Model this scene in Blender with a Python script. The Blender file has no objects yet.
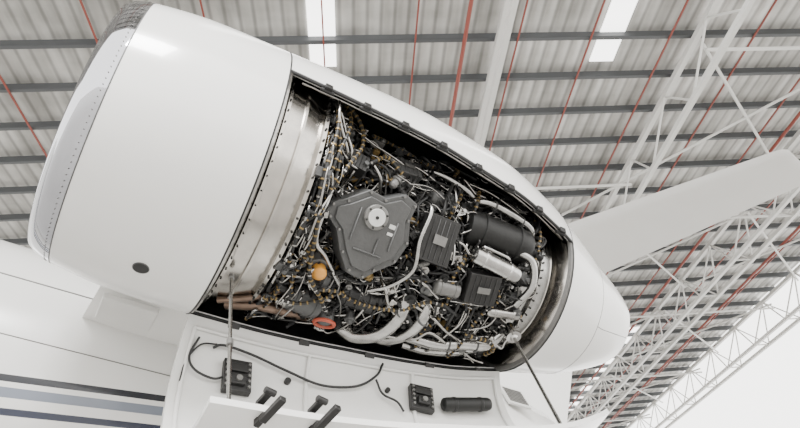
import bpy, math, random
import numpy as np
from mathutils import Vector, Matrix
random.seed(11)
C=bpy.context.scene.collection
CAMH=1.6
# ------------------------------------------------------------- materials
def mat(name,col,rough=.5,metal=0.,coat=0.,noise=0.,nscale=20.,bump=0.,emit=None,es=0.):
    m=bpy.data.materials.new(name); m.use_nodes=True
    nt=m.node_tree; b=nt.nodes["Principled BSDF"]
    b.inputs["Base Color"].default_value=(*col,1); b.inputs["Roughness"].default_value=rough
    b.inputs["Metallic"].default_value=metal
    if coat: b.inputs["Coat Weight"].default_value=coat
    if emit: b.inputs["Emission Color"].default_value=(*emit,1); b.inputs["Emission Strength"].default_value=es
    if noise or bump:
        tc=nt.nodes.new("ShaderNodeTexCoord"); n=nt.nodes.new("ShaderNodeTexNoise")
        n.inputs["Scale"].default_value=nscale; n.inputs["Detail"].default_value=4
        nt.links.new(tc.outputs["Object"],n.inputs["Vector"])
        if noise:
            mx=nt.nodes.new("ShaderNodeMixRGB"); mx.inputs[1].default_value=(*[c*(1-noise) for c in col],1)
            mx.inputs[2].default_value=(*[min(1,c*(1+noise)) for c in col],1)
            nt.links.new(n.outputs["Fac"],mx.inputs[0]); nt.links.new(mx.outputs[0],b.inputs["Base Color"])
        if bump:
            bp=nt.nodes.new("ShaderNodeBump"); bp.inputs["Strength"].default_value=bump; bp.inputs["Distance"].default_value=.02
            nt.links.new(n.outputs["Fac"],bp.inputs["Height"]); nt.links.new(bp.outputs[0],b.inputs["Normal"])
    return m
M={}
M['white']=mat("white_paint",(.66,.655,.635),.2,0,.35,.03,3)
M['white2']=mat("white_primer",(.56,.555,.535),.4,0,0,.08,5)
M['chrome']=mat("polished_lip",(.42,.425,.45),.05,1.)
M['steel']=mat("brushed_steel",(.30,.29,.275),.22,1.,0,.45,30)
M['silver']=mat("bright_aluminium",(.36,.353,.34),.25,1.,0,.4,18)
M['fancase']=mat("fan_case_metal",(.40,.38,.35),.2,1.,0,.35,8)
M['cast']=mat("grey_casting",(.062,.062,.061),.5,.2,0,.2,40,.1)
M['castlt']=mat("light_casting",(.15,.147,.14),.42,.5,0,.25,40,.1)
M['dark']=mat("dark_metal",(.009,.009,.0085),.5,.4,0,.3,30,.1)
M['dark2']=mat("charcoal_metal",(.019,.0185,.018),.45,.4,0,.3,30,.1)
M['black']=mat("black_rubber",(.006,.006,.006),.55)
M['brass']=mat("amber_braid",(.20,.135,.05),.45,.4,0,.3,60)
M['copper']=mat("heat_tinted_metal",(.15,.105,.08),.35,.9,0,.35,14)
M['orange']=mat("orange_cap",(.55,.25,.04),.45)
M['red']=mat("red_seal",(.34,.06,.03),.5)
M['label']=mat("label_white",(.5,.5,.48),.5)
M['liner']=mat("cowl_liner",(.025,.025,.024),.6,.2,0,.3,10)
# ------------------------------------------------------------- mesh builder
def link(o,parent=None):
    C.objects.link(o)
    if parent: o.parent=parent
    return o
def empty(name,parent=None):
    e=bpy.data.objects.new(name,None); e.empty_display_size=.3; return link(e,parent)
def mesh(name,v,f,mats,idx=None,parent=None,smooth=True,bevel=0.):
    me=bpy.data.meshes.new(name); me.from_pydata([tuple(p) for p in v],[],f); 
    for m in (mats if isinstance(mats,list) else [mats]): me.materials.append(m)
    if idx: me.polygons.foreach_set("material_index",idx)
    me.validate(); me.update()
    import bmesh
    bm=bmesh.new(); bm.from_mesh(me); bmesh.ops.recalc_face_normals(bm,faces=bm.faces); bm.to_mesh(me); bm.free()
    o=bpy.data.objects.new(name,me); link(o,parent)
    if smooth:
        for p in me.polygons: p.use_smooth=True
        try: me.set_sharp_from_angle(angle=math.radians(38))
        except Exception: pass
    if bevel:
        b=o.modifiers.new("bevel",'BEVEL'); b.width=bevel; b.segments=2; b.limit_method='ANGLE'
    return o
class MB:
    def __init__(s): s.v=[]; s.f=[]
    def add(s,v,f):
        k=len(s.v); s.v+=v; s.f+=[tuple(i+k for i in q) for q in f]
    def box(s,Mx,sx,sy,sz):
        v=[Mx@Vector((x*sx/2,y*sy/2,z*sz/2)) for x in(-1,1) for y in(-1,1) for z in(-1,1)]
        s.add(v,[(0,1,3,2),(4,6,7,5),(0,4,5,1),(2,3,7,6),(0,2,6,4),(1,5,7,3)])
    def lathe(s,Mx,prof,n=14):
        v=[];f=[]
        for z,r in prof:
            for i in range(n):
                t=2*math.pi*i/n; v.append(Mx@Vector((r*math.cos(t),r*math.sin(t),z)))
        for j in range(len(prof)-1):
            for i in range(n):
                f.append((j*n+i,j*n+(i+1)%n,(j+1)*n+(i+1)%n,(j+1)*n+i))
        f.append(tuple(range(n))); f.append(tuple((len(prof)-1)*n+i for i in range(n)))
        s.add(v,f)
    def cyl(s,Mx,r,h,n=14): s.lathe(Mx,[(-h/2,r),(h/2,r)],n)
    def torus(s,Mx,R,r,n=24,k=8):
        v=[];f=[]
        for i in range(n):
            a=2*math.pi*i/n
            for j in range(k):
                b=2*math.pi*j/k
                v.append(Mx@Vector(((R+r*math.cos(b))*math.cos(a),(R+r*math.cos(b))*math.sin(a),r*math.sin(b))))
        for i in range(n):
            for j in range(k):
                f.append((i*k+j,((i+1)%n)*k+j,((i+1)%n)*k+(j+1)%k,i*k+(j+1)%k))
        s.add(v,f)
    def prism(s,Mx,poly,h0,h1):
        n=len(poly); v=[Mx@Vector((x,y,h0)) for x,y in poly]+[Mx@Vector((x,y,h1)) for x,y in poly]
        s.add(v,[tuple(range(n))[::-1],tuple(range(n,2*n))]+[(i,(i+1)%n,n+(i+1)%n,n+i) for i in range(n)])
    def obj(s,name,m,parent=None,bevel=0.,smooth=True): return mesh(name,s.v,s.f,m,None,parent,smooth,bevel) if s.v else None
def catmull(P,k=6):
    P=[Vector(p) for p in P]
    if len(P)<3: return P
    Q=[P[0]*2-P[1]]+P+[P[-1]*2-P[-2]]; out=[]
    for i in range(1,len(Q)-2):
        a,b,c,d=Q[i-1:i+3]
        for j in range(k):
            t=j/k
            out.append(.5*((2*b)+(c-a)*t+(2*a-5*b+4*c-d)*t*t+(3*b-a-3*c+d)*t**3))
    out.append(P[-1]); return out
class Tubes:
    def __init__(s): s.l=[]
    def add(s,P,r,k=6): s.l.append((catmull(P,k),r))
    def obj(s,name,m,parent=None,res=3):
        cu=bpy.data.curves.new(name,'CURVE'); cu.dimensions='3D'; cu.bevel_depth=1.; cu.bevel_resolution=res; cu.use_fill_caps=True
        for P,r in s.l:
            sp=cu.splines.new('POLY'); sp.points.add(len(P)-1)
            for i,p in enumerate(P): sp.points[i].co=(*p,1); sp.points[i].radius=r
            sp.use_smooth=True
        cu.materials.append(m); o=bpy.data.objects.new(name,cu); return link(o,parent)
def align(p,zdir,xdir=None):
    z=Vector(zdir).normalized(); x=Vector(xdir) if xdir is not None else (Vector((1,0,0)) if abs(z.x)<.9 else Vector((0,1,0)))
    y=z.cross(x).normalized(); x=y.cross(z)
    m=Matrix((x,y,z)).transposed().to_4x4(); m.translation=Vector(p); return m
# ------------------------------------------------------------- engine coordinate system
YC,ZC=3.359,2.975+CAMH
W=Vector((0,-.663,.748))
def shift(X): return float(np.interp(X,[-.4,.3,1,1.6,2.3,2.9,3.5],[.01,.015,.035,.06,.06,.03,-.045]))
_rx=[-.8,-.4,-.1,.2,.5,1.,1.5,2.,2.4,2.8,3.03,3.3,3.6,3.84,3.95,4.2]
_rr=[.80,.885,.935,.955,.962,.968,.955,.915,.862,.765,.69,.60,.49,.39,.33,.25]
XN=3.95
def rc(X):
    i=max(1,min(len(_rx)-3,int(np.searchsorted(_rx,X))-1))
    x0,x1=_rx[i],_rx[i+1]; t=(X-x0)/(x1-x0)
    m0=(_rr[i+1]-_rr[i-1])/(_rx[i+1]-_rx[i-1])*(x1-x0); m1=(_rr[i+2]-_rr[i])/(_rx[i+2]-_rx[i])*(x1-x0)
    return (2*t**3-3*t*t+1)*_rr[i]+(t**3-2*t*t+t)*m0+(-2*t**3+3*t*t)*_rr[i+1]+(t**3-t*t)*m1
def E(X,th,r):
    t=math.radians(th)
    return Vector((X,YC-r*math.cos(t),ZC+r*math.sin(t)))+W*shift(X)
def er(th): t=math.radians(th); return Vector((0,-math.cos(t),math.sin(t)))
def et(th): t=math.radians(th); return Vector((0,math.sin(t),math.cos(t)))
def fr(X,th,r,rot=0.):
    m=Matrix((Vector((1,0,0)),et(th),er(th))).transposed().to_4x4()
    m=m@Matrix.Rotation(math.radians(rot),4,'Z'); m.translation=E(X,th,r); return m
def rev(name,prof,t0,t1,n,mats,parent,midx=None,closed=False,smooth=True):
    g=t0 if callable(t0) else (lambda X:t0)
    full=abs(t1-g(0))>=359.9; N=n if full else n+1; v=[];f=[];ix=[]
    for i in range(N):
        for X,r in prof: v.append(E(X,g(X)+(t1-g(X))*i/n,r))
    k=len(prof); kk=k if closed else k-1
    for i in range(n):
        a=i; b=(i+1)%N
        for j in range(kk):
            f.append((a*k+j,b*k+j,b*k+(j+1)%k,a*k+(j+1)%k)); ix.append(midx[j] if midx else 0)
    if closed and not full:
        f.append(tuple(range(k))); ix.append(0); f.append(tuple((N-1)*k+j for j in range(k))); ix.append(0)
    return mesh(name,v,f,mats,ix,parent,smooth)
eng=empty("jet_engine")
TB=-116.; XF,XA=.5,2.93
def TT(X): return float(np.interp(X,[.5,1.2,2.,2.93],[11,7,2.5,0]))
# nacelle
rev("inlet_lip",[(.0,.66),(-.2,.655),(-.36,.68),(-.46,.715),(-.515,.755),(-.528,.79),(-.515,.825),(-.475,.857),(-.42,.877),(-.375,.889)],0,360,96,M['chrome'],eng)
rev("inlet_barrel",[(-.375,.889)]+[(x,rc(x)) for x in np.linspace(-.36,.49,12)]+[(.49,.90),(.3,.86)],0,360,96,M['white'],eng)
rev("inlet_seam",[(-.380,.888),(-.378,.8915),(-.374,.892),(-.372,.889)],0,360,96,M['cast'],eng)
b=MB()
for i in range(150):
    b.cyl(fr(-.405,i*2.4,.8835),.0035,.003,6)
b.obj("lip_rivets",M['castlt'],eng)
xs=np.linspace(XF,XA,26)
out=[(x,rc(x)) for x in xs]; inn=[(x,rc(x)-.035) for x in xs[::-1]]
rev("fixed_cowl",out+inn,TT,360+TB,70,[M['white'],M['liner']],eng,[0]*(len(out)-1)+[0]+[1]*(len(inn)-1)+[0],True)
xs2=np.linspace(XA+.005,XN,14)
rev("aft_cowl",[(x,rc(x)) for x in xs2]+[(XN,.30)]+[(x,rc(x)-.035) for x in xs2[::-1]],0,360,80,[M['white'],M['chrome']],eng,[0]*14+[1]*15,True)
rev("exhaust_cone",[(3.3,.3),(3.7,.22),(4.05,.1),(4.2,.01)],0,360,40,M['steel'],eng)
rev("bay_front_frame",[(.50,.955),(.515,.955),(.53,.90),(.53,.86),(.50,.86)],TB,11,50,M['steel'],eng,None,True)
r0=rc(XA)
rev("bay_aft_frame",[(XA,r0-.005),(XA-.02,r0-.005),(XA-.03,r0-.03),(XA-.01,r0-.04),(XA,r0-.06)],0,360,60,M['castlt'],eng,None,True)
rev("aft_bulkhead",[(XA,r0-.05),(XA-.05,.60),(XA-.06,.54),(XA-.10,.52)],0,360,70,M['fancase'],eng)
t=Tubes(); 
t.add([E(x,TT(x)-.8,rc(x)-.01) for x in np.linspace(XF,XA,20)],.012,2)
t.add([E(x,TB+.5,rc(x)-.015) for x in np.linspace(XF,XA,20)],.013,2)
t.add([E(.497,th,rc(.49)+.001) for th in np.linspace(-130,60,50)],.0035,1)
t.add([E(XA,th,rc(XA)) for th in np.linspace(-180,180,70)],.0035,1)
t.obj("bay_edge_seal",M['black'],eng)
t=Tubes()
t.add([E(3.42,th,rc(3.42)-.001) for th in np.linspace(-180,180,70)],.003,1); t.add([E(x,-42,rc(x)-.001) for x in np.linspace(3.42,XN,8)],.003,2)
t.obj("aft_cowl_seams",M['castlt'],eng)
t=Tubes()
t.add([E(x,TT(x)+2,rc(x)-.07) for x in np.linspace(.6,XA-.05,20)],.012,2)
t.add([E(x,TT(x)+6,rc(x)-.10) for x in np.linspace(.7,XA-.05,20)],.008,2)
t.obj("bay_drain_lines",M['steel'],eng)
b=MB()
for x in (.75,1.02,1.3,1.6,1.9,2.2,2.5,2.78):
    b.box(fr(x,TT(x)-1.2,rc(x)+.004),.05,.045,.025); b.cyl(fr(x,TT(x)-2,rc(x)-.02)@Matrix.Rotation(math.pi/2,4,'Y'),.014,.09,8)
for x in (.8,1.3,1.8,2.3,2.75): b.box(fr(x,TB+2,rc(x)-.0),.08,.03,.05)
b.obj("cowl_hinge_brackets",M['dark2'],eng,.004)
b=MB(); b.torus(fr(.11,-85,rc(.11)),.045,.004); b.obj("vent_rim",M['cast'],eng)
b=MB(); b.cyl(fr(.11,-85,rc(.11)-.012),.044,.03,28); b.obj("vent_hole_dark",M['black'],eng)  # solid black disc painted in place of the shade inside the hole
b=MB()
for i in range(24):
    m=align(E(.12,i*15,.42),er(i*15),(1,0,0))@Matrix.Rotation(.7,4,'Z'); b.box(m,.16,.01,.5)
b.obj("fan_blades",M['steel'],eng)
rev("spinner",[(-.2,.002),(-.12,.08),(0,.15),(.2,.2)],0,360,32,M['dark2'],eng)
rev("fan_backplate",[(.3,.05),(.3,.86)],0,360,40,M['dark'],eng)
# ------------------------------------------------------------- engine core
rev("fan_case",[(.47,.80),(.54,.845),(.545,.865),(.565,.865),(.57,.842),(.66,.835),(.665,.855),(.68,.855),(.685,.832),(.80,.80),(.805,.83),(.83,.83),(.835,.74)],0,360,90,M['fancase'],eng)
rev("intermediate_case",[(.835,.76),(.93,.66),(.95,.56),(1.1,.50),(1.12,.53),(1.16,.53),(1.18,.48)],0,360,60,M['dark2'],eng)
rev("core_case",[(1.18,.47),(1.5,.46),(1.52,.50),(1.56,.50),(1.58,.46),(1.95,.45),(1.97,.5),(2.02,.5),(2.04,.47),(2.4,.49),(2.42,.53),(2.47,.53),(2.49,.48),(2.6,.50)],0,360,60,M['dark'],eng)
rev("turbine_case",[(2.55,.48),(2.60,.53),(2.64,.55),(2.66,.52),(2.74,.53),(2.75,.57),(2.78,.57),(2.79,.53),(2.86,.54)],0,360,70,M['silver'],eng)
b=MB()
for i in range(60):
    b.cyl(fr(.555,i*6,.868),.006,.012,6); b.cyl(fr(.818,i*6,.834),.008,.014,6); b.cyl(fr(2.765,i*6,.573),.008,.014,6)
    b.cyl(fr(1.54,i*6,.504),.008,.012,6); b.cyl(fr(1.995,i*6,.504),.008,.012,6)
b.obj("flange_bolts",M['dark2'],eng)
# gearbox cover
pts=[(1.00,-35),(1.09,-30),(1.22,-20),(1.34,-22),(1.46,-15),(1.56,-19),(1.55,-30),(1.60,-44),(1.56,-58),(1.44,-68),(1.38,-75),(1.27,-73),(1.18,-62),(1.10,-49),(1.01,-43)]
base=fr(1.34,-42,.0); inv=base.inverted()
poly=[]
for X,th in pts:
    p=inv@E(X,th,.62); poly.append((p.x,p.y))
hz=(inv@E(1.34,-42,.71)).z
b=MB(); b.prism(base,poly,hz-.20,hz); 
cx=sum(p[0] for p in poly)/len(poly); cy=sum(p[1] for p in poly)/len(poly)
sm=[(cx+(x-cx)*.84,cy+(y-cy)*.84) for x,y in poly]; b.prism(base,sm,hz,hz+.02)
for (x0,y0,w_,h_) in ((cx-.12,cy+.0,.012,.22),(cx+.15,cy,.012,.20),(cx+.02,cy-.15,.2,.012),(cx+.06,cy-.10,.012,.12)): b.box(base@Matrix.Translation((x0,y0,hz+.026)),w_,h_,.016)
b.obj("gearbox_cover",M['cast'],eng,.008)
b=MB()
for i in range(len(poly)):
    x0,y0=poly[i]; x0,y0=cx+(x0-cx)*.93,cy+(y0-cy)*.93
    b.cyl(base@Matrix.Translation((x0,y0,hz+.008)),.009,.02,8)
b.obj("cover_bolts",M['castlt'],eng)
dp=inv@E(1.31,-36,.71)
b=MB(); b.lathe(base@Matrix.Translation((dp.x,dp.y,hz+.01)),[(0,.085),(.03,.082),(.034,.07)],32); b.obj("filler_plate",M['castlt'],eng,.003)
b=MB(); b.cyl(base@Matrix.Translation((dp.x,dp.y,hz+.046)),.058,.012,24); b.obj("filler_plug",M['label'],eng,.003)
b=MB()
for i in range(6): b.cyl(base@Matrix.Translation((dp.x+.070*math.cos(i*1.047+.5),dp.y+.070*math.sin(i*1.047+.5),hz+.046)),.007,.01,8)
b.cyl(base@Matrix.Translation((dp.x,dp.y,hz+.053)),.012,.006,10)
b.obj("filler_bolts",M['dark2'],eng)
b=MB()
for q in ((.15,-.02,.045,.028),(.15,-.07,.04,.02)): b.box(base@Matrix.Translation((dp.x+q[0]-.02,dp.y+q[1],hz+.024)),q[2],q[3],.004)
b.obj("cover_labels",M['label'],eng)
def ebox(name,X,th,r,sx,sy,sz,m,rot=0,lab=True):
    b=MB(); F=fr(X,th,r,rot); b.box(F,sx,sy,sz)
    for i in range(-2,3): b.box(F@Matrix.Translation((i*sx/6,0,sz/2)),sx*.03,sy*.9,.012)
    for cx in(-1,1):
        for cy in(-1,1): b.cyl(F@Matrix.Translation((cx*sx*.55,cy*sy*.42,-sz*.3)),.016,.03,8)
    b.obj(name,m,eng,.008)
    if lab:
        b=MB(); b.box(F@Matrix.Translation((0,0,sz/2+.012)),sx*.4,sy*.2,.006); b.obj(name+"_label",M['castlt'],eng)
ebox("control_unit",1.80,-36,.64,.24,.32,.14,M['dark2'])
ebox("ignition_box",2.25,-53,.66,.24,.22,.12,M['dark2'],10)
ebox("relay_box",1.10,-8,.66,.16,.12,.1,M['dark2'],-10,False)
ebox("sensor_box",.98,8,.72,.12,.10,.08,M['cast'],0,False)
ebox("pressure_unit",1.50,4,.62,.2,.13,.1,M['cast'],5)
def drum(name,X0,t0,r0,X1,t1,r1,R,m,n=24,par=None):
    p,q=E(X0,t0,r0),E(X1,t1,r1); drum2(name,p,q,R,m,n,par)
def drum2(name,p,q,R,m,n=24,par=None):
    L=(q-p).length; b=MB()
    b.lathe(align((p+q)/2,q-p),[(-L/2,R*.6),(-L/2+.01,R*.9),(-L*.42,R),(-L*.3,R),(-L*.29,R*1.08),(-L*.25,R*1.08),(-L*.24,R),(L*.24,R),(L*.25,R*1.08),(L*.29,R*1.08),(L*.3,R),(L*.42,R),(L/2-.01,R*.85),(L/2,R*.5)],n)
    b.obj(name,m,par or eng)
drum("starter_barrel",2.02,-17,.58,2.58,-15,.60,.13,M['dark'])
drum("fuel_cooler",2.08,-36,.70,2.48,-38,.70,.062,M['silver'])
drum("hydraulic_pump",1.0,-80,.66,1.24,-82,.66,.075,M['cast'])
drum("fuel_pump",1.34,-88,.66,1.62,-88,.68,.085,M['dark2'])
drum("air_valve",1.92,-62,.66,2.12,-60,.66,.055,M['castlt'])
drum("oil_filter",.92,-42,.72,.92,-56,.74,.045,M['castlt'])
drum("generator",1.0,-95,.74,1.28,-100,.74,.09,M['cast'])
drum("actuator",2.40,-66,.66,2.66,-60,.66,.035,M['steel'])
drum("bleed_valve",1.7,-8,.60,1.92,-4,.60,.06,M['cast'])
F=fr(1.12,-73,.72)
b=MB(); b.lathe(F,[(-.05,.045),(.0,.045),(.005,.05),(.03,.05),(.045,.038),(.05,.02)],20); b.obj("orange_cap",M['orange'],eng)
b=MB(); b.lathe(fr(1.12,-73,.66),[(-.06,.065),(.02,.065),(.025,.05),(.03,.05)],20); b.obj("cap_base",M['castlt'],eng)
F=fr(1.34,-101,.84); 
b=MB(); b.torus(F,.068,.014,28); b.obj("red_seal_ring",M['red'],eng)
b=MB(); b.lathe(F,[(-.12,.06),(-.02,.06),(.0,.045),(.01,.02)],24); b.obj("port_body",M['cast'],eng)
b=MB(); b.lathe(fr(2.64,-70,.74),[(-.1,.03),(0,.035),(.01,.055),(.03,.055),(.035,.03),(.05,.02)],20); b.obj("strut_fitting",M['silver'],eng)
t=Tubes()
t.add([E(1.52,-112,.80),E(1.62,-108,.84),E(1.74,-98,.82),E(1.80,-86,.74),E(1.80,-76,.64)],.05,8)
t.add([E(1.72,-114,.78),E(1.84,-107,.80),E(1.93,-96,.78),E(1.97,-84,.72),E(1.97,-76,.62)],.045,8)
t.add([E(1.95,-104,.74),E(2.2,-99,.76),E(2.4,-94,.72),E(2.56,-88,.70),E(2.66,-80,.62)],.045,8)
t.add([E(2.02,-112,.78),E(2.2,-110,.78),E(2.4,-106,.74),E(2.55,-100,.68)],.035,8)
t.add([E(2.04,2,.60),E(2.15,0,.69),E(2.35,-2,.70),E(2.54,-4,.68),E(2.62,-8,.58)],.03,8)
t.add([E(1.62,14,.6),E(1.75,8,.68),E(1.95,2,.70),E(2.08,0,.64)],.022,8)
t.add([E(2.42,-22,.62),E(2.56,-26,.70),E(2.62,-40,.70),E(2.58,-55,.66)],.028,8)
t.add([E(1.66,-14,.62),E(1.68,-22,.72),E(1.66,-40,.72),E(1.70,-56,.72),E(1.62,-70,.70),E(1.50,-78,.70)],.014,8)
t.add([E(1.0,-22,.70),E(.97,-40,.76),E(1.00,-56,.76),E(1.12,-64,.72),E(1.3,-80,.70)],.014,8)
t.obj("bleed_ducts",M['silver'],eng,5)
b=MB()
for X,th,r in ((1.80,-84,.72),(1.97,-84,.72),(2.3,-97,.74),(2.5,-91,.71),(2.2,-.7,.695),(2.45,-3,.69)):
    p=E(X,th,r); d=E(X+.01,th+ (3 if th>-88 and th<-80 else .2),r)-p; b.torus(align(p,d),.05 if th<-80 else .032,.008,20)
b.obj("duct_clamps",M['cast'],eng)
t=Tubes(); t.add([E(.70,-112,.84),E(.9,-104,.82),E(1.1,-106,.80),E(1.25,-112,.78)],.04,8); t.add([E(.62,-104,.86),E(.8,-98,.82),E(.95,-92,.76),E(1.0,-84,.70)],.022,8)
t.obj("heat_tinted_duct",M['copper'],eng,5)
# ---------------- pipes, harnesses, fittings
EX=[(1.00,1.62,-70,-14),(1.68,1.93,-50,-22),(2.05,2.58,-27,-8),(2.06,2.50,-43,-31),(2.12,2.38,-62,-44)]
def inex(X,th): return any(a<X<b_ and c<th<d for a,b_,c,d in EX)
def bay_r(X,th=0): 
    r=float(np.interp(X,[.6,.84,1.0,1.3,2.5,2.95],[.88,.84,.70,.62,.61,.64]))
    return r+(rc(X)-.12-r)*float(np.interp(th,[-105,-68],[.75,0])) if X>.95 else r
T={k:Tubes() for k in('steel','silver','dark2','black','castlt')}
for i in range(520):
    k=random.choices(['steel','silver','dark2','black','castlt'],[36,10,24,25,5])[0]
    rad=random.choice([.004,.005,.006,.007,.009,.012]) if k!='black' else random.choice([.006,.009,.012])
    X=random.uniform(.86,2.6); th=random.uniform(-113,22); P=[]; mode=random.random(); dx=random.choice((-1,1)); dt=random.choice((-1,1))
    off=random.uniform(-.07,.07)
    for s in range(random.randint(3,7)):
        X=min(2.68,max(.86,X)); th=min(26,max(-114,th))
        r=bay_r(X,th)+off+random.uniform(-.02,.02)
        if inex(X,th): r=.55
        P.append(E(X,th,r))
        if mode<.4: X+=dx*random.uniform(.06,.17); th+=random.uniform(-6,6)
        elif mode<.75: th+=dt*random.uniform(5,13); X+=random.uniform(-.05,.05)
        else: X+=dx*random.uniform(0,.13); th+=dt*random.uniform(0,11)
    P=[P[0]-er(-40)*.10]+P+[P[-1]-er(-40)*.10]
    T[k].add(P,rad,5)
for k in T: T[k].obj("pipes_"+k,M[k],eng,2)
tb=Tubes(); bb=MB(); bs=MB()
def harness(pts,rad=.011,step=.034):
    P=catmull([E(*p) for p in pts],10); tb.add(P,rad,1); acc=0
    for i in range(1,len(P)):
        acc+=(P[i]-P[i-1]).length
        if acc>step: acc=0; (bb if random.random()<.85 else bs).cyl(align(P[i],P[i]-P[i-1]),rad*1.35,.010,8)
harness([(.95,26,.82),(.98,5,.82),(.93,-15,.84),(.9,-35,.82),(.86,-55,.84),(.9,-75,.82),(.92,-95,.82)])
harness([(.88,20,.86),(1.05,12,.80),(1.1,-2,.76),(1.02,-18,.78),(.98,-30,.76)])
harness([(.9,-5,.85),(.96,-22,.80),(.95,-45,.78),(.98,-62,.76),(.98,-80,.78),(1.1,-98,.80)])
harness([(.86,12,.88),(.88,-6,.87),(.87,-26,.87),(.90,-44,.85)],.013)
harness([(.92,-40,.84),(.98,-56,.80),(1.05,-72,.80),(1.2,-84,.80),(1.3,-92,.82)],.012)
for i in range(19):
    X=random.uniform(.9,2.5); th=random.uniform(-105,20); P=[]; dx=random.choice((-1,1)); dt=random.choice((-1,1)); o=random.uniform(.02,.08); md=random.random()
    for s in range(random.randint(4,7)):
        X=min(2.62,max(.86,X)); th=min(24,max(-112,th)); P.append((X,th,.55 if inex(X,th) else bay_r(X,th)+o+random.uniform(-.015,.015)))
        if md<.5: X+=dx*random.uniform(.1,.18); th+=random.uniform(-9,9)
        else: th+=dt*random.uniform(8,15); X+=random.uniform(-.06,.06)
    harness(P,random.choice((.008,.01,.012)))
tb.obj("wiring_harness",M['black'],eng,2); bb.obj("harness_clips",M['brass'],eng); bs.obj("harness_ferrules",M['steel'],eng)
F_={k:MB() for k in('cast','castlt','dark2','dark','steel','brass','label')}
for i in range(860):
    k=random.choices(list(F_),[15,11,28,22,22,3,1.2])[0]
    X=random.uniform(.86,2.66); th=random.uniform(-113,22); r=bay_r(X,th)+random.uniform(-.11,.035)
    if inex(X,th): continue
    m=fr(X,th,r,random.uniform(-40,40)); q=random.random(); s=random.uniform(.3,1.1)
    if k=='label': F_[k].box(m@Matrix.Translation((0,0,.07)),.025,.018,.004); continue
    if q<.4: 
        F_[k].box(m,.09*s,.06*s,.07*s); F_[k].cyl(m@Matrix.Translation((.02*s,0,.04*s)),.018*s,.04*s,10)
    elif q<.75:
        mm=m@Matrix.Rotation(math.pi/2,4,random.choice('XY')); F_[k].lathe(mm,[(-.06*s,.02*s),(-.05*s,.03*s),(-.01*s,.03*s),(-.008*s,.038*s),(.01*s,.038*s),(.012*s,.028*s),(.05*s,.028*s),(.065*s,.016*s)],12)
    else:
        F_[k].lathe(m,[(-.04*s,.03*s),(.01*s,.03*s),(.012*s,.04*s),(.025*s,.04*s),(.027*s,.02*s),(.045*s,.02*s)],6 if q<.88 else 14)
for k in F_: F_[k].obj("fittings_"+k,M[k],eng,.003)
# ------------------------------------------------------------- open cowl door (swung down about its lower hinge)
door=empty("engine_cowl_door",eng)
def D(X,th,inset=0.):
    OPEN=math.radians(76-6*(X-.5)/2.5)
    h=E(X,TB,rc(X)+.01); p=E(X,th,rc(X)-inset)-h
    c,s=math.cos(OPEN),math.sin(OPEN)
    return h+Vector((p.x,p.y*c-p.z*s,p.y*s+p.z*c))
def Dfr(X,th,inset,rot=0.):
    p=D(X,th,inset); ty=(D(X,th+2,inset)-D(X,th-2,inset)).normalized(); tx=(D(X+.02,th,inset)-D(X-.02,th,inset)).normalized()
    z=tx.cross(ty).normalized(); z=z if (D(X,th,inset+.1)-p).dot(z)>0 else -z
    ty=z.cross(tx)
    m=Matrix((tx,ty,z)).transposed().to_4x4()@Matrix.Rotation(math.radians(rot),4,'Z'); m.translation=p; return m
TD=9.
nx,nt=24,36; v=[];f=[];ix=[]
xd=np.linspace(.50,XA,nx+1); td=np.linspace(TB,TD,nt+1)
for side,ins in ((0,0.),(1,.035)):
    for x in xd:
        for t_ in td: v.append(D(x,t_,ins))
o2=(nx+1)*(nt+1)
def I(i,j,s): return s*o2+i*(nt+1)+j
for i in range(nx):
    for j in range(nt):
        f.append((I(i,j,0),I(i+1,j,0),I(i+1,j+1,0),I(i,j+1,0))); ix.append(0)
        f.append((I(i,j,1),I(i,j+1,1),I(i+1,j+1,1),I(i+1,j,1))); ix.append(1)
    for j in (0,nt): f.append((I(i,j,0),I(i+1,j,0),I(i+1,j,1),I(i,j,1))); ix.append(0)
for j in range(nt):
    for i in (0,nx): f.append((I(i,j,0),I(i,j+1,0),I(i,j+1,1),I(i,j,1))); ix.append(0)
mesh("door_shell",v,f,[M['white'],M['white2']],ix,door)
t=Tubes()
for tt in (-111,3): t.add([D(x,tt,.045) for x in np.linspace(.56,XA-.06,16)],.013,2)
for x in (.56,1.35,2.15,XA-.06): t.add([D(x,q,.045) for q in np.linspace(-111,3,20)],.013,2)
t.obj("door_stiffeners",M['white2'],door)
t=Tubes()
t.add([D(.70,-104,.06),D(.76,-106,.07),D(.95,-105,.07),D(1.2,-101,.07),D(1.45,-97,.07),D(1.7,-99,.07),D(1.85,-106,.07),D(1.9,-113,.06)],.009)
t.add([D(.60,-107,.06),D(.57,-98,.06),D(.62,-92,.07),D(.74,-90,.07),D(.82,-93,.07)],.008)
t.add([D(.72,-106,.06),D(.62,-104,.06),D(.56,-96,.05),D(.55,-86,.05)],.006)
t.add([D(1.85,-104,.07),D(1.9,-97,.07),D(2.0,-93,.08),D(2.05,-88,.07)],.008)
t.obj("door_cables",M['black'],door)
def dbox(name,X,th,sx,sy,m,rot=0):
    F=Dfr(X,th,.075,rot); b=MB(); b.box(F,sx,sy,.05)
    b.box(F@Matrix.Translation((0,sy*.2,.03)),sx*.7,sy*.25,.03); b.box(F@Matrix.Translation((0,-sy*.2,.03)),sx*.5,sy*.3,.05)
    b.obj(name,m,door,.005)
    b=MB()
    for i in (-1,1):
        for j in range(-2,3): b.cyl(F@Matrix.Translation((i*sx*.40,j*sy*.18,.03)),.010,.02,8)
    b.cyl(F@Matrix.Translation((0,-sy*.2,.06)),.02,.02,12)
    b.obj(name+"_connectors",M['castlt'],door)
dbox("door_junction_box",.88,-93,.18,.23,M['dark2'],4)
dbox("door_sensor_box",2.2,-96,.18,.20,M['dark2'],-10)
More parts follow.
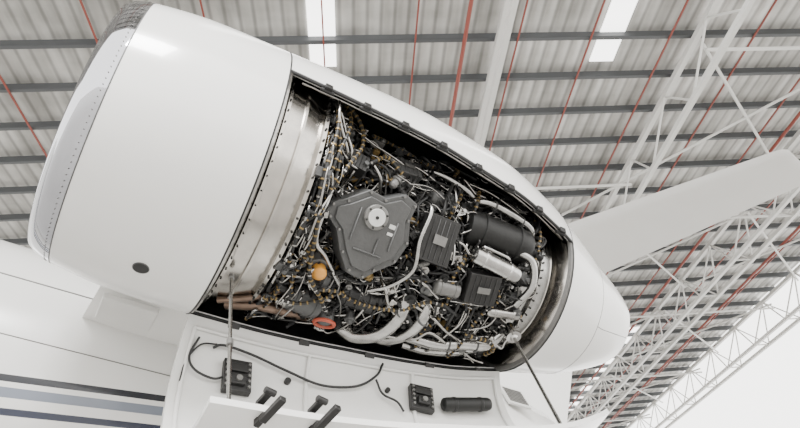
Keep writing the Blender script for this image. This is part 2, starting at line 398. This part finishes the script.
b=MB(); b.cyl(Dfr(1.22,-97,.05),.022,.03,14); b.cyl(Dfr(1.95,-100,.05),.018,.03,12); b.obj("door_studs",M['dark2'],door)
drum2("door_actuator",D(2.35,-92,.10),D(2.75,-90,.10),.05,M['dark'],24,door)
b=MB()
for x in (.73,.965):
    F=Dfr(x,TD,.0,18)@Matrix.Scale(.9,4)
    b.box(F@Matrix.Translation((0,-.05,-.03)),.035,.16,.03); b.box(F@Matrix.Translation((0,.045,-.005)),.03,.07,.05)
    b.box(F@Matrix.Translation((.0,.06,.05)),.04,.03,.10); b.box(F@Matrix.Translation((0,.02,.10)),.035,.09,.025)
    b.lathe(F@Matrix.Translation((0,.06,.03))@Matrix.Rotation(math.pi/2,4,'Y'),[(-.04,.02),(.04,.02)],10)
    b.lathe(F@Matrix.Translation((0,-.03,.10))@Matrix.Rotation(math.pi/2,4,'Y'),[(-.03,.018),(.03,.018)],10)
b.obj("door_latches",M['dark2'],door,.004)
t=Tubes(); t.add([E(.60,-80,.87),D(.58,TD-1,.02)],.010); t.add([E(2.64,-70,.77),D(2.40,TD-1,.02)],.011)
t.obj("hold_open_rods",M['silver'],door)
b=MB(); p,q=E(.60,-80,.87),D(.58,TD-1,.02)
for f_ in (.03,.62): c_=p.lerp(q,f_); b.cyl(align(c_,q-p),.017,.05,12)
b.obj("rod_collars",M['castlt'],door)
# ------------------------------------------------------------- airplane body
air=empty("airplane")
def fus_mat():
    m=mat("fuselage_paint",(.65,.645,.625),.22,0,.3); nt=m.node_tree; bs=nt.nodes["Principled BSDF"]
    tc=nt.nodes.new("ShaderNodeTexCoord"); sp=nt.nodes.new("ShaderNodeSeparateXYZ"); nt.links.new(tc.outputs["Object"],sp.inputs[0])
    ma=nt.nodes.new("ShaderNodeMath"); ma.operation='MULTIPLY_ADD'; ma.inputs[1].default_value=-.10
    nt.links.new(sp.outputs["X"],ma.inputs[0]); nt.links.new(sp.outputs["Z"],ma.inputs[2])
    mr=nt.nodes.new("ShaderNodeMapRange"); mr.inputs[1].default_value=3.0; mr.inputs[2].default_value=4.0
    nt.links.new(ma.outputs[0],mr.inputs[0])
    cr=nt.nodes.new("ShaderNodeValToRGB"); cr.color_ramp.interpolation='CONSTANT'
    W_=(.65,.645,.625,1); e=cr.color_ramp.elements
    e[0].position=0; e[0].color=W_; e[1].position=.43; e[1].color=(.015,.02,.04,1)
    for p,c in ((.48,W_),(.55,(.16,.18,.22,1)),(.62,W_),(.66,(.008,.01,.016,1)),(.71,W_)):
        n=e.new(p); n.color=c
    nt.links.new(mr.outputs[0],cr.inputs[0]); nt.links.new(cr.outputs[0],bs.inputs["Base Color"])
    return m
FM=fus_mat()
v=[];f=[];n=64
secs=[(-9,6.6,3.97,1.35),(-4,6.6,3.97,1.35),(0,6.6,3.97,1.35),(2,6.6,3.97,1.35),(3.3,6.6,4.12,1.28),(4.5,6.6,4.33,1.14),(5.6,6.6,4.5,.80),(6.4,6.6,4.6,.42),(6.8,6.6,4.65,.15)]
for X,y,z,r in secs:
    for i in range(n): a=2*math.pi*i/n; v.append(Vector((X,y+r*math.cos(a),z+r*math.sin(a))))
for j in range(len(secs)-1):
    for i in range(n): f.append((j*n+i,j*n+(i+1)%n,(j+1)*n+(i+1)%n,(j+1)*n+i))
f.append(tuple(range(n))); f.append(tuple((len(secs)-1)*n+i for i in range(n)))
mesh("fuselage",v,f,FM,None,air)
def foil(name,root,tip,tr,tt,m,up=Vector((0,0,1))):
    K=12; v=[];f=[]
    ss=[(0,1.)]+[(s,1.) for s in (.5,.97)]+[(.99,.8),(1.,.35)]
    for s,q in ss:
        le=root[0].lerp(tip[0],s); te=root[1].lerp(tip[1],s); th=(tr*(1-s)+tt*s)*q
        c=(te-le); le=le+c*(1-q)*.12; te=te-c*(1-q)*.06
        for sg in (1,-1):
            for i in range(K):
                u=i/(K-1) if sg==1 else 1-i/(K-1)
                y=th*2.2*(.2969*math.sqrt(u)-.126*u-.3516*u*u+.2843*u**3-.1015*u**4)/.6*1.0
                v.append(le.lerp(te,u)+up*y*sg)
    k=2*K
    for j in range(len(ss)-1):
        for i in range(k): f.append((j*k+i,j*k+(i+1)%k,(j+1)*k+(i+1)%k,(j+1)*k+i))
    f.append(tuple(range(k))); f.append(tuple((len(ss)-1)*k+i for i in range(k)))
    return mesh(name,v,f,m,None,air)
V=Vector
foil("horizontal_stabilizer_near",(V((5.45,6.5,8.1)),V((7.35,6.5,8.1))),(V((7.42,2.55,8.1)),V((8.35,2.70,8.1))),.16,.09,M['white'])
foil("horizontal_stabilizer_far",(V((5.45,6.7,8.1)),V((7.35,6.7,8.1))),(V((7.42,10.65,8.1)),V((8.35,10.5,8.1))),.16,.09,M['white'])
foil("vertical_fin",(V((2.6,6.6,5.0)),V((6.3,6.6,4.6))),(V((5.7,6.6,8.15)),V((7.4,6.6,8.15))),.18,.13,M['white'],V((0,1,0)))
foil("engine_pylon",(V((-.15,5.6,4.25)),V((3.4,5.6,4.35))),(V((-.02,4.15,4.35)),V((3.2,4.15,4.45))),.13,.13,M['white'])
b=MB(); b.box(Matrix.Translation((.18,4.72,4.12)),.42,.34,.05); b.obj("pylon_access_panel",M['white2'],air,.01)
def fs(X,z): return V((X,6.6-math.sqrt(max(0,1.35**2-(z-3.97)**2))-.001,z))
t=Tubes()
t.add([fs(X,4.50) for X in np.linspace(-8,2,12)],.007,2); t.add([fs(X,3.95) for X in np.linspace(-8,2,12)],.004,2)
t.obj("fuselage_seams",M['castlt'],air)
Fg=align((4.756,5.62,4.93),(0,-.857,.51),(1,0,0))
b=MB(); b.box(Fg,.34,.34,.03); b.obj("louvre_frame",M['white2'],air,.004)
b=MB()
for i in range(8): b.box(Fg@Matrix.Translation((0,-.12+i*.034,.01)),.28,.014,.03)
b.obj("louvre_slats",M['castlt'],air)
# ------------------------------------------------------------- hangar
d1=V((.882,-.452,.133)).normalized(); d2=V((.447,.892,.067))
d2=(d2-d2.dot(d1)*d1).normalized(); nn=d1.cross(d2).normalized()
H=12.
RM=Matrix((d1,d2,nn)).transposed().to_4x4(); RM.translation=V((0,0,CAMH))
U0,U1,V0,V1=-16.,19.,-4.,52.
def roofobj(o): o.matrix_world=RM; return o
def ceil_mat():
    m=bpy.data.materials.new("corrugated_roof_sheet"); m.use_nodes=True; nt=m.node_tree; bs=nt.nodes["Principled BSDF"]
    L=nt.links; N=nt.nodes.new
    tc=N("ShaderNodeTexCoord"); mp=N("ShaderNodeMapping"); mp.inputs["Scale"].default_value=(1.7,.30,1); L.new(tc.outputs["Object"],mp.inputs[0])
    n1=N("ShaderNodeTexNoise"); n1.inputs["Scale"].default_value=1.4; n1.inputs["Detail"].default_value=4; L.new(mp.outputs[0],n1.inputs["Vector"])
    mp2=N("ShaderNodeMapping"); mp2.inputs["Scale"].default_value=(.35,.9,1); L.new(tc.outputs["Object"],mp2.inputs[0])
    n2=N("ShaderNodeTexNoise"); n2.inputs["Scale"].default_value=1.0; n2.inputs["Detail"].default_value=5; L.new(mp2.outputs[0],n2.inputs["Vector"])
    mu=N("ShaderNodeMath"); mu.operation='ADD'; L.new(n1.outputs["Fac"],mu.inputs[0]); L.new(n2.outputs["Fac"],mu.inputs[1])
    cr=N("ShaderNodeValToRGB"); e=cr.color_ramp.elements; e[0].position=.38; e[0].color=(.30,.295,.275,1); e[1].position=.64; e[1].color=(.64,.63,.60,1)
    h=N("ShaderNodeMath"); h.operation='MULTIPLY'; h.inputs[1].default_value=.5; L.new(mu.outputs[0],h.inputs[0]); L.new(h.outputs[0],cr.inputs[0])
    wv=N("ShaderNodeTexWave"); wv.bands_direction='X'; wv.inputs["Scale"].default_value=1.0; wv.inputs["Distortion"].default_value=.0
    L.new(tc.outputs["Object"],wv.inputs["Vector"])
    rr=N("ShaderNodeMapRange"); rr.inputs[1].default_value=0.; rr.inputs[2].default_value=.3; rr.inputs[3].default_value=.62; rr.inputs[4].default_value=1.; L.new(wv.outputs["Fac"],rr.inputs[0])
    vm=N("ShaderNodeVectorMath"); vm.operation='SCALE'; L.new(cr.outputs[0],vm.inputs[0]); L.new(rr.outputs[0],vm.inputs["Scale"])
    bp=N("ShaderNodeBump"); bp.inputs["Strength"].default_value=.6; bp.inputs["Distance"].default_value=.04
    ad=N("ShaderNodeMath"); ad.operation='ADD'; L.new(wv.outputs["Fac"],ad.inputs[0]); L.new(n2.outputs["Fac"],ad.inputs[1]); L.new(ad.outputs[0],bp.inputs["Height"])
    L.new(bp.outputs[0],bs.inputs["Normal"]); L.new(vm.outputs[0],bs.inputs["Base Color"])
    bs.inputs["Roughness"].default_value=.42; bs.inputs["Metallic"].default_value=.3
    return m
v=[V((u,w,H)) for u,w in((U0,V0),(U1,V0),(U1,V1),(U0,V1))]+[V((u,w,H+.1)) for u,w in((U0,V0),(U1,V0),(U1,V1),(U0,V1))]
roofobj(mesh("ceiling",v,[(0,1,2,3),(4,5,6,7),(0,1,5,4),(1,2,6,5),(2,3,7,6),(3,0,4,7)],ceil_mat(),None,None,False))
M['purlin']=mat("purlin_steel",(.080,.084,.088),.5,.3)
M['wsteel']=mat("white_painted_steel",(.58,.575,.55),.45)
M['rsteel']=mat("red_oxide_steel",(.22,.045,.03),.5)
b=MB(); w=9.12-1.236*10
while w<V1:
    b.box(Matrix.Translation(((U0+U1)/2,w,H-.11)),U1-U0,.03,.18); b.box(Matrix.Translation(((U0+U1)/2,w+.04,H-.20)),U1-U0,.09,.02); w+=1.236
roofobj(b.obj("roof_purlins",M['purlin'],None,0,False))
b=MB()
for u in (-7.4,-5.,-2.6,-.07,2.05,4.5,6.3,8.3,10.5,12.6,15.,17.2):
    b.box(Matrix.Translation((u,(V0+V1)/2,H-.24)),.036,V1-V0,.036)
b.cyl(Matrix.Translation((3.15,(V0+V1)/2,H-.5))@Matrix.Rotation(math.pi/2,4,'X'),.05,V1-V0,12)
for u in (9.6,13.0,16.5): b.cyl(Matrix.Translation((u,(V0+V1)/2,H-.6))@Matrix.Rotation(math.pi/2,4,'X'),.05,V1-V0,10)
roofobj(b.obj("sprinkler_pipes",M['rsteel']))
def strut(b,p,q,s=.05,rnd=True):
    p,q=V(p),V(q)
    if rnd: b.cyl(align((p+q)/2,q-p),s,(q-p).length,8)
    else: b.box(align((p+q)/2,q-p,(0,0,1) if abs((q-p).normalized().z)<.9 else (1,0,0)),s*2,s*2,(q-p).length)
for k,u in enumerate((4.0,8.9,13.8,18.7)):
    b=MB(); lo,hi=H-1.8,H-.35
    strut(b,(u,V0,hi),(u,V1,hi),.07,False); strut(b,(u-.35,V0,lo),(u-.35,V1,lo),.06,False)
    if u>9: strut(b,(u+.35,V0,lo),(u+.35,V1,lo),.06,False)
    w=V0
    while w<V1-2.5:
        if u>5:
            strut(b,(u,w,hi),(u-.35,w+1.25,lo),.03); strut(b,(u-.35,w+1.25,lo),(u,w+2.5,hi),.03)
            if u>9:
                strut(b,(u,w,hi),(u+.35,w+1.25,lo),.03); strut(b,(u+.35,w+1.25,lo),(u,w+2.5,hi),.03)
                strut(b,(u-.35,w+1.25,lo),(u+.35,w+1.25,lo),.03)
        elif w>14:
            strut(b,(u,w,hi),(u-.35,w+1.25,lo),.03)
        w+=2.5
    b.obj("roof_truss",M['wsteel'],None,0,False).matrix_world=RM
b=MB()
for u0,u1 in((4.,8.9),(8.9,13.8),(13.8,18.7)):
    w=14. if u0<8 else 9.
    while w<V1-7:
        strut(b,(u0,w,H-.7),(u1,w+5,H-.7),.04); strut(b,(u1,w,H-.7),(u0,w+5,H-.7),.04); strut(b,(u0,w,H-.9),(u1,w,H-.9),.045)
        w+=7
roofobj(b.obj("roof_bracing",M['wsteel'],None,0,False))
M['sky']=mat("skylight_panel",(.9,.9,.9),.5,0,0,emit=(1,.99,.96),es=4)
b=MB()
for u in (-.1,6.9): b.box(Matrix.Translation((u,6.2,H-.03)),.62,7.6,.03)
for w in (27,30,33,36): b.box(Matrix.Translation((13.9,w,H-.03)),.8,2.2,.03)
roofobj(b.obj("skylight",M['sky'],None,0,False))
fm=mat("concrete_floor",(.46,.45,.435),.35,0,0,.1,.6)
mesh("floor",[V((-40,-40,0)),V((50,-40,0)),V((50,70,0)),V((-40,70,0))],[(0,1,2,3)],fm,None,None,False)
# ------------------------------------------------------------- light
wd=bpy.data.worlds.new("daylight"); bpy.context.scene.world=wd; wd.use_nodes=True
bg=wd.node_tree.nodes["Background"]; bg.inputs[0].default_value=(1,.985,.955,1); bg.inputs[1].default_value=4.8
def area(name,loc,tgt,sx,sy,e):
    l=bpy.data.lights.new(name,'AREA'); l.shape='RECTANGLE'; l.size=sx; l.size_y=sy; l.energy=e
    o=bpy.data.objects.new(name,l); C.objects.link(o); o.location=loc; o.rotation_euler=(V(tgt)-V(loc)).to_track_quat('-Z','Y').to_euler()
area("added_key_light",(-3,-3,9.5),(1.5,3.3,4.6),2,2,1700)  # soft key light added high behind the camera, no known fixture there
# ------------------------------------------------------------- camera
a=V((0.86537,-0.34731,-0.36125));yv=V((-0.50018,-0.5543,-0.66526));up=V((0.03081,0.75639,-0.65339))
R=Matrix((a,yv,up)).to_4x4(); R.translation=V((0,0,CAMH))
cam=bpy.data.objects.new("camera",bpy.data.cameras.new("camera")); C.objects.link(cam); cam.matrix_world=R
cam.data.lens=28; cam.data.sensor_width=36; cam.data.clip_end=500
bpy.context.scene.camera=cam
